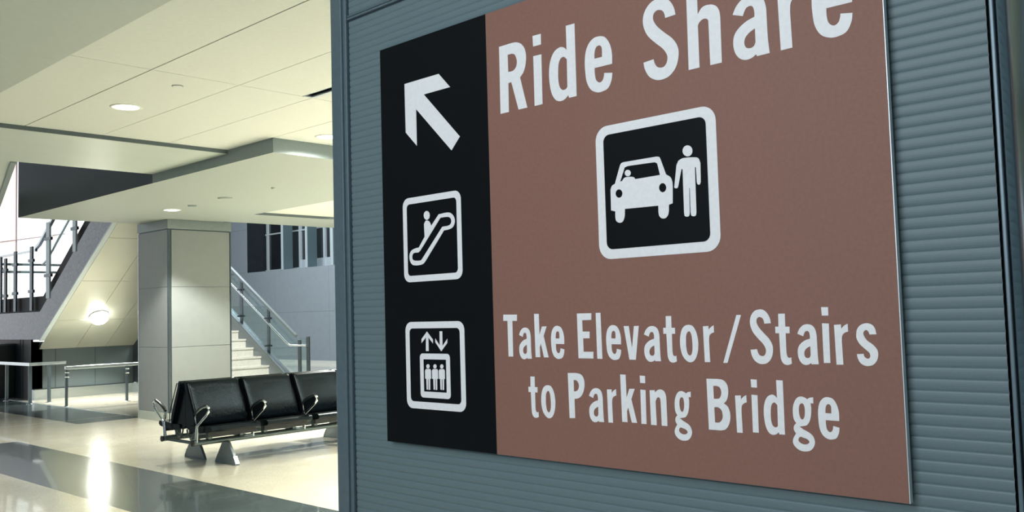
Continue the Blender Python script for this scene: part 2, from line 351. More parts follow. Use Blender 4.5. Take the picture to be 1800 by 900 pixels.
# ------------------------------------------------------------------ wall and base under the stair
wb = MB(); wb.box((6.80, 19.7, 0.225), (8.85, 19.9, 1.215), 0)
for x in (7.195, 7.99): wb.box((x, 19.697, 0.225), (x+0.008, 19.7, 1.2), 2)
wb.box((8.80, 16.2, 0.22), (8.94, 19.7, 1.22), 2); 
wb.box((6.80, 19.69, 0.206), (8.82, 19.72, 0.226), 2)
struct(wb.build('wall_back', [M['wallpanel'], M['fascia'], M['darkwall']]))
bb = MB(); bb.box((6.79, 19.685, 0), (8.80, 19.88, 0.206)); bb.box((8.785, 16.2, 0), (8.94, 19.69, 0.21)); struct(bb.build('baseboard_back', M['steel']))
wl = MB(); wl.box((6.80, 19.7, 0), (6.95, 24.4, 1.215))
for y in (20.35, 20.5): wl.box((6.793, y, 0), (6.80, y+0.05, 1.215), 0)
struct(wl.build('wall_left', [M['darkwall'], M['fascia']]))

# ================================================================== COLUMN
CX0, CX1, CY0, CY1 = 6.469, 7.510, 13.271, 14.289
c = thing('column', (CX0, CY0, 0), 'square panelled grey column with dark corner strips behind the row of black seats', 'column')
b = MB(); b.box((CX0+0.012, CY0+0.012, 0), (CX1-0.012, CY1-0.012, Z_SOF)); b.build('core', M['darkmetal'], c)
rows = [(0.132, 1.108), (1.114, 2.024), (2.030, 2.895)]
for z0, z1 in rows:
    p = MB(); p.box((CX0+0.055, CY0+0.001, z0), (CX1-0.022, CY0+0.02, z1)); p.build('front_panel', M['column'], c, bevel=0.002)
    p = MB(); p.box((CX0+0.001, CY0+0.03, z0), (CX0+0.02, CY1-0.02, z1)); p.build('side_panel', M['column'], c, bevel=0.002)
p = MB(); p.box((CX0-0.004, CY0-0.004, 0.132), (CX0+0.045, CY0+0.026, 2.895)); p.build('corner_strip', M['darkmetal'], c, bevel=0.004)
p = MB(); p.box((CX1-0.02, CY0-0.004, 0.132), (CX1+0.004, CY0+0.03, 2.895)); p.build('corner_strip', M['darkmetal'], c, bevel=0.004)
p = MB(); p.box((CX0-0.004, CY1-0.02, 0.132), (CX0+0.03, CY1+0.004, 2.895)); p.build('corner_strip', M['steel'], c, bevel=0.004)
p = MB(); p.box((CX0-0.01, CY0-0.01, 2.912), (CX1+0.01, CY1+0.01, Z_SOF-0.001)); p.build('cap', M['column_cap'], c, bevel=0.003)
p = MB(); p.box((CX0-0.008, CY0-0.008, 0.0), (CX1+0.008, CY1+0.008, 0.128)); p.build('base', M['column_base'], c, bevel=0.004)

# ================================================================== SIGN
WORDS = [
  ('Ride', 'R', '5241,22335c 5716,22336c 5905,22313 6078,22226 6198,22061 6238,21845 6207,21630 6133,21452 5998,21326c 6231,20460c 5908,20462c 5667,21266c 5556,21254c 5548,20460c 5228,20459c|5560,22041c 5705,22043c 5817,21997 5884,21865 5895,21751 5852,21634 5744,21564 5564,21562c'),
  ('Ride', 'i', '6497,21803c 6789,21791c 6775,20459c 6494,20455c|6493,22353c 6790,22345c 6785,22059c 6503,22062c'),
  ('Ride', 'd', '7655,22351c 7946,22347c 7941,20460c 7689,20457c 7668,20532c 7535,20445 7380,20426 7227,20493 7102,20690 7041,20998 7039,21295 7095,21552 7226,21753 7421,21836 7557,21806 7656,21720c|7547,21560 7656,21473c 7643,20748c 7580,20702 7478,20705 7395,20782 7350,20964 7350,21204 7376,21413 7443,21532'),
  ('Ride', 'e', '8750,21826 8907,21762 9040,21573 9102,21331 9099,21052c 8550,21058c 8551,20909 8585,20747 8684,20664 8781,20696 8834,20801 8843,20875c 9096,20829c 9063,20653 8946,20473 8754,20420 8594,20432 8405,20537 8284,20755 8246,21022 8241,21284 8284,21535 8390,21720 8557,21824|8551,21296c 8564,21448 8611,21567 8709,21602 8786,21541 8797,21423 8791,21291c'),
  ('Share', 'S', '10982,21826c 10940,22008 10830,22192 10680,22299 10524,22328 10311,22287 10144,22147 10062,21949 10075,21736 10180,21508 10396,21281 10596,21098 10707,20916 10699,20776 10624,20677 10519,20662 10417,20703 10352,20801 10323,20905c 10032,20883c 10065,20714 10178,20517 10348,20406 10521,20373 10731,20412 10911,20555 11009,20779 11013,21030 10882,21267 10651,21478 10453,21676 10357,21846 10364,21974 10438,22044 10526,22051 10628,21999 10676,21913 10694,21815c'),
  ('Share', 'h', '11291,22353c 11578,22353c 11574,21687c 11706,21820 11904,21829 12048,21761 12127,21637 12151,21479c 12142,20443c 11846,20444c 11843,21423c 11834,21491 11779,21533 11692,21537 11602,21481 11567,21424c 11566,20450c 11276,20447c'),
  ('Share', 'a', '12460,21450c 12561,21622 12719,21743 12888,21777 13069,21745 13204,21631 13265,21441 13274,21199c 13282,20715 13306,20407c 13007,20402c 12983,20447c 12891,20394 12740,20376 12593,20436 12484,20584 12445,20788 12480,20980 12599,21117 12789,21226 12986,21280c 12989,21388 12956,21510 12882,21546 12789,21511 12707,21362c|12987,21023c 12985,20712c 12938,20636 12854,20613 12762,20642 12717,20736 12741,20859 12840,20954'),
  ('Share', 'r', '13540,21745c 13810,21755c 13817,21610c 13929,21715 14069,21779c 14075,21516c 13946,21477 13844,21385 13815,21200c 13830,20409c 13565,20405c'),
  ('Share', 'e', '14805,21826 14960,21762 15092,21573 15153,21331 15150,21052c 14607,21058c 14607,20909 14642,20747 14740,20664 14836,20696 14887,20801 14897,20875c 15147,20829c 15115,20653 14998,20473 14808,20420 14651,20432 14464,20537 14344,20755 14306,21022 14301,21284 14344,21535 14449,21720 14614,21824|14608,21296c 14621,21448 14667,21567 14764,21602 14840,21541 14851,21423 14846,21291c'),
  ('Take', 'T', '5121,14936c 5632,14927c 5625,14757c 5456,14760c 5452,13800c 5277,13798c 5272,14762c 5114,14764c'),
  ('Take', 'a', '5689,14380c 5741,14483 5823,14556 5911,14577 6004,14558 6074,14489 6106,14375 6111,14229c 6114,13938 6127,13753c 5972,13750c 5960,13777c 5912,13746 5834,13734 5758,13770 5701,13860 5681,13982 5699,14097 5761,14180 5859,14245 5961,14278c 5963,14343 5946,14416 5907,14438 5859,14417 5817,14327c|5962,14123c 5961,13936c 5936,13891 5893,13877 5845,13894 5822,13951 5835,14025 5886,14082'),
  ('Take', 'k', '6251,14936c 6419,14932c 6426,14385c 6517,14599c 6682,14603c 6569,14351c 6720,13795c 6557,13793c 6465,14153c 6422,14059c 6429,13796c 6264,13794c'),
  ('Take', 'e', '7085,14606 7167,14568 7236,14454 7268,14308 7267,14141c 6982,14145c 6982,14055 7000,13958 7051,13908 7102,13927 7129,13990 7134,14035c 7265,14007c 7248,13901 7187,13793 7087,13761 7004,13768 6906,13832 6843,13962 6823,14123 6821,14280 6843,14431 6898,14542 6985,14605|6982,14287c 6989,14379 7013,14450 7064,14471 7104,14435 7110,14364 7107,14284c'),
  ('Elevator', 'E', '7714,14916c 8181,14915c 8174,14749c 7880,14744c 7884,14459c 8108,14458c 8100,14288c 7893,14288c 7895,13952c 8207,13955c 8200,13787c 7722,13787c'),
  ('Elevator', 'l', '8318,14920c 8471,14920c 8483,13783c 8323,13784c'),
  ('Elevator', 'e', '8886,14606 8967,14568 9037,14454 9070,14308 9068,14141c 8781,14145c 8781,14055 8799,13958 8851,13908 8902,13927 8929,13990 8934,14035c 9066,14007c 9049,13901 8988,13793 8887,13761 8804,13768 8705,13832 8642,13962 8622,14123 8619,14280 8642,14431 8697,14542 8785,14605|8781,14287c 8788,14379 8813,14450 8864,14471 8904,14435 8910,14364 8907,14284c'),
  ('Elevator', 'v', '9165,14585c 9319,14583c 9393,14049c 9469,14582c 9613,14585c 9492,13775c 9302,13776c'),
  ('Elevator', 'a', '9753,14380c 9808,14483 9894,14556 9985,14577 10083,14558 10156,14489 10189,14375 10194,14229c 10198,13938 10211,13753c 10049,13750c 10037,13777c 9986,13746 9905,13734 9825,13770 9766,13860 9745,13982 9764,14097 9828,14180 9932,14245 10038,14278c 10040,14343 10022,14416 9982,14438 9932,14417 9887,14327c|10039,14123c 10038,13936c 10012,13891 9966,13877 9917,13894 9893,13951 9906,14025 9959,14082'),
  ('Elevator', 't', '10388,14804c 10540,14805c 10537,14530c 10631,14530c 10628,14391c 10539,14391c 10538,14096c 10541,13963 10559,13897 10599,13875 10640,13890c 10648,13758c 10601,13736 10529,13726 10458,13755 10409,13845 10397,13962c 10387,14392c 10305,14392c 10305,14533c 10381,14532c'),
  ('Elevator', 'o', '11008,14595 11107,14563 11193,14433 11230,14276 11237,14133 11203,13933 11121,13789 11019,13741 10919,13771 10822,13871 10769,14015 10752,14189 10768,14348 10817,14493 10897,14572|11001,14448 11057,14391 11079,14247 11083,14103 11063,13960 11013,13895 10952,13930 10919,14059 10915,14218 10934,14377'),
  ('Elevator', 'r', '11376,14557c 11518,14564c 11521,14476c 11580,14539 11654,14578c 11657,14420c 11589,14396 11535,14341 11520,14230c 11528,13755c 11389,13752c'),
  ('/', '/', '12233,14797c 12347,14795c 11965,13745c 11858,13743c'),
  ('Stairs', 'S', '13048,14606c 13026,14716 12967,14826 12887,14891 12804,14908 12690,14883 12601,14799 12557,14680 12564,14552 12620,14415 12735,14278 12842,14169 12901,14059 12897,13975 12857,13915 12801,13906 12746,13931 12712,13990 12696,14053c 12541,14040c 12559,13937 12619,13819 12710,13753 12802,13733 12914,13756 13010,13842 13062,13977 13064,14127 12994,14270 12872,14397 12766,14516 12715,14618 12718,14695 12758,14737 12805,14741 12859,14710 12884,14659 12894,14599c'),
  ('Stairs', 't', '13225,14804c 13377,14805c 13374,14530c 13468,14530c 13465,14391c 13376,14391c 13375,14096c 13378,13963 13396,13897 13436,13875 13477,13890c 13485,13758c 13438,13736 13366,13726 13296,13755 13246,13845 13234,13962c 13225,14392c 13143,14392c 13143,14533c 13219,14532c'),
  ('Stairs', 'a', '13636,14380c 13688,14483 13771,14556 13858,14577 13952,14558 14022,14489 14054,14375 14059,14229c 14063,13938 14075,13753c 13920,13750c 13908,13777c 13860,13746 13781,13734 13705,13770 13648,13860 13628,13982 13646,14097 13708,14180 13807,14245 13909,14278c 13910,14343 13893,14416 13855,14438 13807,14417 13764,14327c|13910,14123c 13909,13936c 13884,13891 13840,13877 13793,13894 13770,13951 13782,14025 13833,14082'),
  ('Stairs', 'i', '14185,14592c 14330,14585c 14323,13785c 14184,13782c|14183,14923c 14331,14918c 14329,14746c 14188,14748c'),
  ('Stairs', 'r', '14437,14557c 14582,14564c 14586,14476c 14646,14539 14722,14578c 14725,14420c 14655,14396 14600,14341 14585,14230c 14593,13755c 14450,13752c'),
  ('Stairs', 's', '15290,14362c 15272,14463 15222,14541 15145,14578 15066,14579 14977,14544 14909,14466 14888,14372 14891,14277 14950,14168 15048,14075 15131,13998 15146,13936 15125,13892 15085,13885 15047,13903 15025,13934 15016,13978c 14880,13971c 14895,13886 14946,13793 15023,13747 15101,13738 15197,13766 15271,13845 15304,13953 15290,14061 15217,14153 15096,14246 15038,14340 15033,14394 15059,14436 15099,14446 15136,14409 15153,14358c'),
  ('to', 't', '6058,13284c 6208,13285c 6205,13010c 6299,13010c 6296,12871c 6207,12871c 6207,12576c 6209,12443 6227,12377 6267,12355 6308,12370c 6315,12238c 6269,12216 6197,12206 6128,12235 6079,12325 6066,12442c 6057,12872c 5976,12872c 5976,13013c 6051,13012c'),
  ('to', 'o', '6673,13075 6773,13043 6858,12913 6896,12756 6903,12613 6868,12413 6787,12269 6684,12221 6584,12251 6486,12351 6433,12495 6416,12669 6432,12828 6481,12973 6562,13052|6666,12928 6722,12871 6744,12727 6748,12583 6728,12440 6677,12375 6617,12410 6584,12539 6579,12698 6598,12857'),
  ('Parking', 'P', '7350,13408c 7626,13414c 7783,13380 7868,13278 7889,13123 7843,12948 7760,12831 7656,12775 7548,12761c 7549,12278c 7367,12267c|7538,13233c 7618,13232 7684,13177 7707,13090 7677,13002 7618,12960 7538,12948c'),
  ('Parking', 'a', '8020,12860c 8074,12963 8158,13036 8247,13057 8343,13038 8415,12969 8447,12855 8452,12709c 8456,12418 8469,12233c 8310,12230c 8297,12257c 8248,12226 8169,12214 8091,12250 8033,12340 8012,12462 8031,12577 8094,12660 8195,12725 8299,12758c 8300,12823 8283,12896 8244,12918 8195,12897 8151,12807c|8300,12603c 8299,12416c 8274,12371 8229,12357 8180,12374 8157,12431 8169,12505 8222,12562'),
  ('Parking', 'r', '8590,13037c 8732,13044c 8736,12956c 8795,13019 8869,13058c 8872,12900c 8804,12876 8750,12821 8735,12710c 8743,12235c 8603,12232c'),
  ('Parking', 'k', '9009,13416c 9172,13412c 9179,12865c 9267,13079c 9427,13083c 9317,12831c 9463,12275c 9306,12273c 9217,12633c 9175,12539c 9182,12276c 9022,12274c'),
  ('Parking', 'i', '9589,13072c 9741,13065c 9734,12265c 9587,12262c|9587,13403c 9742,13398c 9739,13226c 9592,13228c'),
  ('Parking', 'n', '9856,13065c 9997,13074c 10011,13021c 10081,13077 10166,13096 10259,13060 10309,12963 10319,12806c 10322,12255c 10163,12255c 10157,12798c 10144,12877 10109,12911 10061,12893 10014,12812c 10025,12256c 9863,12256c'),
  ('Parking', 'g', '10725,13080 10806,13062 10862,13030c 10904,13061 10985,13075c 10983,12948c 10926,12950c 10935,12850 10923,12709 10890,12585 10823,12494 10741,12471 10668,12457c 10756,12402 10878,12340 10946,12276 10980,12174 10954,12068 10879,11983 10770,11953 10663,11965 10574,12019 10518,12102 10522,12191 10588,12311c 10551,12370 10545,12422 10560,12476 10602,12523c 10557,12600 10541,12722 10551,12865 10593,12982 10652,13055|10741,12941 10781,12912 10798,12825 10792,12702 10767,12630 10739,12606 10704,12626 10677,12713 10673,12818 10694,12907|10673,12246 10739,12234 10810,12213 10858,12173 10856,12135 10804,12103 10732,12099 10662,12131 10633,12182'),
  ('Bridge', 'B', '11411,13382c 11694,13385c 11832,13363 11927,13270 11952,13132 11933,12993 11890,12905 11828,12853c 11923,12785 11975,12650 11973,12512 11923,12371 11840,12279 11730,12251c 11423,12251c|11580,13227c 11677,13227 11745,13194 11776,13100 11760,13012 11714,12954 11653,12943c 11583,12943c|11584,12756c 11684,12756 11761,12699 11789,12587 11771,12500 11719,12436 11658,12418c 11588,12419c'),
  ('Bridge', 'r', '12115,13037c 12256,13044c 12259,12956c 12318,13019 12391,13058c 12394,12900c 12327,12876 12273,12821 12258,12710c 12266,12235c 12128,12232c'),
  ('Bridge', 'i', '12514,13072c 12658,13065c 12651,12265c 12512,12262c|12512,13403c 12658,13398c 12656,13226c 12517,13228c'),
  ('Bridge', 'd', '13109,13402c 13259,13399c 13256,12265c 13126,12263c 13116,12308c 13048,12256 12968,12244 12889,12285 12825,12404 12793,12588 12792,12767 12821,12922 12889,13042 12989,13092 13059,13074 13110,13022c|13054,12926 13110,12874c 13103,12438c 13071,12410 13018,12412 12975,12459 12952,12568 12952,12712 12966,12838 13000,12909'),
  ('Bridge', 'g', '13647,13080 13731,13062 13789,13030c 13833,13061 13918,13075c 13915,12948c 13856,12950c 13865,12850 13853,12709 13819,12585 13749,12494 13664,12471 13588,12457c 13679,12402 13806,12340 13877,12276 13912,12174 13885,12068 13807,11983 13694,11953 13582,11965 13490,12019 13432,12102 13436,12191 13505,12311c 13466,12370 13459,12422 13475,12476 13519,12523c 13472,12600 13455,12722 13466,12865 13510,12982 13571,13055|13663,12941 13705,12912 13723,12825 13716,12702 13690,12630 13661,12606 13624,12626 13597,12713 13593,12818 13614,12907|13592,12246 13661,12234 13735,12213 13785,12173 13783,12135 13729,12103 13654,12099 13581,12131 13551,12182'),
  ('Bridge', 'e', '14269,13086 14350,13048 14418,12934 14450,12788 14449,12621c 14166,12625c 14166,12535 14184,12438 14235,12388 14285,12407 14312,12470 14317,12515c 14447,12487c 14430,12381 14370,12273 14271,12241 14189,12248 14092,12312 14029,12442 14010,12603 14007,12760 14029,12911 14084,13022 14170,13085|14167,12767c 14173,12859 14197,12930 14248,12951 14287,12915 14293,12844 14290,12764c'),
]
MARKS = {
  'arrow': '1171,22081c 2737,22083c 3220,21595c 2056,21592c 3581,20083c 3214,19732c 1688,21212c 1690,20088c 1183,20571c',
  'escalator': '2595,17927c 3037,17935 3218,17833 3283,17664 3201,17507 3020,17445 2813,17434c 1961,16578c 1823,16496 1410,16494 1274,16600 1235,16785 1312,16926 1510,16996 1676,17010c 1948,17314c 1934,17694c 2002,17778 2083,17788 2179,17744 2230,17668 2249,17613c|2670,17817c 2981,17813 3093,17768 3130,17660 3050,17569 2739,17546c 1801,16648c 1745,16619 1497,16627 1388,16666 1369,16776 1438,16855 1643,16860c 1738,16908c',
  'escalator_head': '2201,17928 2186,17872 2147,17830 2092,17809 2033,17814 1979,17845 1943,17894 1932,17953 1947,18010 1986,18053 2041,18073 2101,18067 2154,18036 2190,17987',
  'up_arrow': '1957,14495c 2216,14257c 2212,14141c 2020,14317c 2018,13918c 1894,13917c 1908,14318c 1702,14150c 1706,14271c',
  'down_arrow': '2513,14499c 2633,14498c 2629,14073c 2842,14282c 2838,14160c 2571,13916c 2318,14177c 2322,14289c 2509,14083c',
  'rider0': '1832,13342c 1876,13389c 2064,13393c 2099,13348c 2102,13109c 2059,13101c 2048,12784c 1984,12775c 1989,13092c 1963,13091c 1952,12781c 1888,12785c 1882,13096c 1834,13101c|2045,13470 2037,13442 2015,13420 1985,13407 1951,13406 1922,13418 1902,13440 1895,13467 1903,13495 1925,13517 1956,13530 1989,13531 2019,13519 2039,13497',
  'rider1': '2142,13347c 2186,13393c 2371,13397c 2406,13353c 2408,13116c 2366,13107c 2355,12793c 2292,12784c 2297,13098c 2271,13098c 2260,12790c 2197,12794c 2192,13102c 2144,13108c|2352,13474 2344,13447 2323,13424 2293,13412 2260,13411 2231,13422 2211,13444 2204,13471 2213,13499 2234,13521 2264,13534 2297,13535 2326,13523 2346,13501',
  'rider2': '2442,13351c 2486,13398c 2667,13402c 2702,13357c 2704,13122c 2663,13114c 2652,12802c 2589,12793c 2595,13105c 2569,13104c 2558,12799c 2496,12803c 2491,13109c 2444,13114c|2649,13478 2641,13451 2620,13429 2591,13416 2558,13415 2530,13427 2510,13448 2504,13475 2512,13503 2533,13525 2563,13538 2595,13538 2624,13527 2643,13505',
  'car': '9238,18503c 9286,18552 9372,18564 10313,18569c 10382,18551 10417,18501c 10559,18114c 10676,18033 10719,17938 10730,17826c 10711,17419c 10605,17394c 10586,17196 10513,17100 10407,17092 10329,17153 10307,17245c 10309,17402c 9339,17421c 9319,17224 9251,17114 9136,17105 9053,17178 9045,17389c 8919,17424c 8923,17941c 8974,18029 9063,18066c|9378,18433c 9481,18452 10254,18442c 10322,18405c 10389,18122c 9674,18109c 9637,18160 9497,18186 9355,18180 9284,18110c 9226,18103c|9281,17803 9269,17760 9239,17727 9197,17712 9151,17717 9111,17741 9084,17780 9075,17825 9088,17869 9118,17901 9160,17916 9206,17911 9246,17887 9273,17848|10550,17802 10538,17757 10509,17723 10468,17706 10423,17711 10383,17737 10357,17777 10349,17825 10361,17870 10391,17904 10432,17920 10477,17915 10516,17890 10542,17849',
  'car_driver': '9552,18272 9541,18239 9515,18215 9479,18204 9438,18209 9403,18229 9379,18259 9372,18294 9382,18327 9408,18351 9445,18362 9485,18357 9521,18337 9544,18307',
  'pedestrian': '10911,18389c 11027,18431 11321,18413 11444,18374 11494,18259c 11483,17825c 11451,17773 11401,17779 11379,17838c 11370,18179c 11345,18182c 11337,17146c 11308,17071 11208,17080 11186,17152c 11187,17720c 11172,17722c 11161,17155c 11132,17079 11031,17088 11009,17169c 11015,18181c 10984,18185c 10885,17817c 10857,17762 10779,17771 10777,17829c 10855,18299c',
  'pedestrian_head': '11297,18565 11282,18512 11244,18473 11190,18456 11132,18464 11080,18496 11045,18545 11035,18602 11050,18656 11089,18695 11143,18712 11202,18703 11253,18671 11287,18622',
}

XS, YS = 1.8, 2.251
def contour(s):
    pts = []
    for t in s.split():
        cflag = t.endswith('c'); u, v = t.rstrip('c').split(','); pts.append((float(u)/1e4, float(v)/1e4, cflag))
    n = len(pts); out = []
    for i in range(n):
        p0, p1, p2, p3 = pts[i-1], pts[i], pts[(i+1) % n], pts[(i+2) % n]
        out.append(p1[:2])
        if p1[2] and p2[2]: continue
        L = math.hypot(p2[0]-p1[0], p2[1]-p1[1])
        # tangents; at a corner the curve leaves along the chord
        t1 = ((p2[0]-p0[0])/2, (p2[1]-p0[1])/2) if not p1[2] else (p2[0]-p1[0], p2[1]-p1[1])
        t2 = ((p3[0]-p1[0])/2, (p3[1]-p1[1])/2) if not p2[2] else (p2[0]-p1[0], p2[1]-p1[1])
        def lim(t):
            l = math.hypot(*t) or 1e-9; return (t[0]/l*L, t[1]/l*L)
        t1, t2 = lim(t1), lim(t2)
        for q in (0.2, 0.4, 0.6, 0.8):
            h1 = 2*q**3-3*q**2+1; h2 = q**3-2*q**2+q; h3 = -2*q**3+3*q**2; h4 = q**3-q**2
            out.append((h1*p1[0]+h2*t1[0]+h3*p2[0]+h4*t2[0], h1*p1[1]+h2*t1[1]+h3*p2[1]+h4*t2[1]))
    return out
def rounded(u0, u1, v1, v0, r, seg=7):
    out = []
    for cx, cy, a0 in ((u1-r, v1-r, 0), (u0+r, v1-r, 90), (u0+r, v0+r, 180), (u1-r, v0+r, 270)):
        for k in range(seg+1):
            t = math.radians(a0+90*k/seg); out.append((cx+r*math.cos(t), cy+r*math.sin(t)))
    return out
def sheet(name, contours, x_front, thick, material, parent):
    """flat cut sheet with holes, facing -X"""
    cu = bpy.data.curves.new(name, 'CURVE'); cu.dimensions = '2D'; cu.fill_mode = 'BOTH'; cu.extrude = thick/2
    for pts in contours:
        sp_ = cu.splines.new('POLY'); sp_.points.add(len(pts)-1)
        for q, p in zip(sp_.points, pts): q.co = (p[0], p[1], 0, 1)
        sp_.use_cyclic_u = True
    tmp = bpy.data.objects.new(name+'_outline', cu); col.objects.link(tmp)
    dg = bpy.context.evaluated_depsgraph_get(); me = bpy.data.meshes.new_from_object(tmp.evaluated_get(dg))
    bpy.data.objects.remove(tmp); bpy.data.curves.remove(cu)
    me.name = name
    cs = [v.co.copy() for v in me.vertices]
    ctr = Vector((x_front+thick/2, YS-sum(q.x for q in cs)/len(cs), sum(q.y for q in cs)/len(cs)))
    for v, q in zip(me.vertices, cs): v.co = Vector((x_front+thick/2-q.z, YS-q.x, q.y))-ctr
    me.materials.clear(); me.materials.append(material)
    for p in me.polygons: p.material_index = 0; p.use_smooth = False
    o = bpy.data.objects.new(name, me); col.objects.link(o); o.parent = parent
    off = Vector((0, 0, 0)); r = parent
    while r is not None: off += r.location; r = r.parent
    o.location = ctr-off
    return o
sign = thing('directional_sign', (1.808, 1.462, 1.113), 'brown and black ride share direction sign with white lettering mounted on the corrugated wall', 'sign')
b = MB(); b.box((XS+0.001, 0.6745, 1.1135), (XS+0.0145, 2.2505, 2.3385)); b.build('backing_board', M['sign_edge'], sign)
for y in (0.95, 1.95):
    for z in (1.35, 2.1):
        b = MB(); b.box((XS+0.0145, y-0.04, z-0.04), (1.8300, y+0.04, z+0.04)); b.build('standoff', M['darkmetal'], sign)
b = MB(); b.box((XS, 1.7775, 1.1135), (XS+0.001, 2.2512, 2.3385)); o = b.build('black_panel', M['sign_black'], sign); o['label'] = 'black strip with arrow and pictograms'
b = MB(); b.box((XS, 0.6765, 1.1135), (XS+0.001, 1.7775, 2.3385)); o = b.build('brown_panel', M['sign_brown'], sign); o['label'] = 'brown panel with white words'
VT = 0.0007; VX = XS-VT
WHITE = M['sign_white']
for wd, ch, data in WORDS:
    o = sheet('slash' if ch == '/' else 'letter', [contour(s) for s in data.split('|')], VX, VT, WHITE, sign)
    o['label'] = 'white slash between Elevator and Stairs' if ch == '/' else 'white letter %s of the word %s' % (ch, wd)
def marks(*keys): return [contour(s) for kk in keys for s in MARKS[kk].split('|')]
sheet('arrow', marks('arrow'), VX, VT, WHITE, sign)['label'] = 'white arrow pointing up left'
e = sheet('escalator_pictogram', [rounded(0.0969, 0.3555, 1.8545, 1.5985, 0.026), rounded(0.1150, 0.3365, 1.8350, 1.6175, 0.013)], VX, VT, WHITE, sign)
sheet('escalator', marks('escalator'), VX, VT, WHITE, e); sheet('passenger_head', marks('escalator_head'), VX, VT, WHITE, e)
e = sheet('elevator_pictogram', [rounded(0.0976, 0.3565, 1.4785, 1.2205, 0.026), rounded(0.1161, 0.3371, 1.4590, 1.2415, 0.013)], VX, VT, WHITE, sign)
sheet('up_arrow', marks('up_arrow'), VX, VT, WHITE, e); sheet('down_arrow', marks('down_arrow'), VX, VT, WHITE, e)
sheet('elevator_car', [rounded(0.1615, 0.2933, 1.3845, 1.2545, 0.012), rounded(0.1773, 0.2764, 1.3674, 1.2724, 0.0008)], VX, VT, WHITE, e)
for i in range(3): sheet('passenger', marks('rider%d' % i), VX, VT, WHITE, e)
e = sheet('ride_share_pictogram', [rounded(0.8501, 1.1925, 1.9540, 1.6230, 0.036)], VX, VT, WHITE, sign)
o = sheet('black_field', [rounded(0.8746, 1.1665, 1.9311, 1.6468, 0.018)], VX-VT, VT, M['sign_black'], e); o['label'] = 'black field of the pictogram'
sheet('car', marks('car'), VX-2*VT, VT, WHITE, e); sheet('car_driver', marks('car_driver'), VX-2*VT, VT, WHITE, e)
sheet('pedestrian', marks('pedestrian', 'pedestrian_head'), VX-2*VT, VT, WHITE, e)

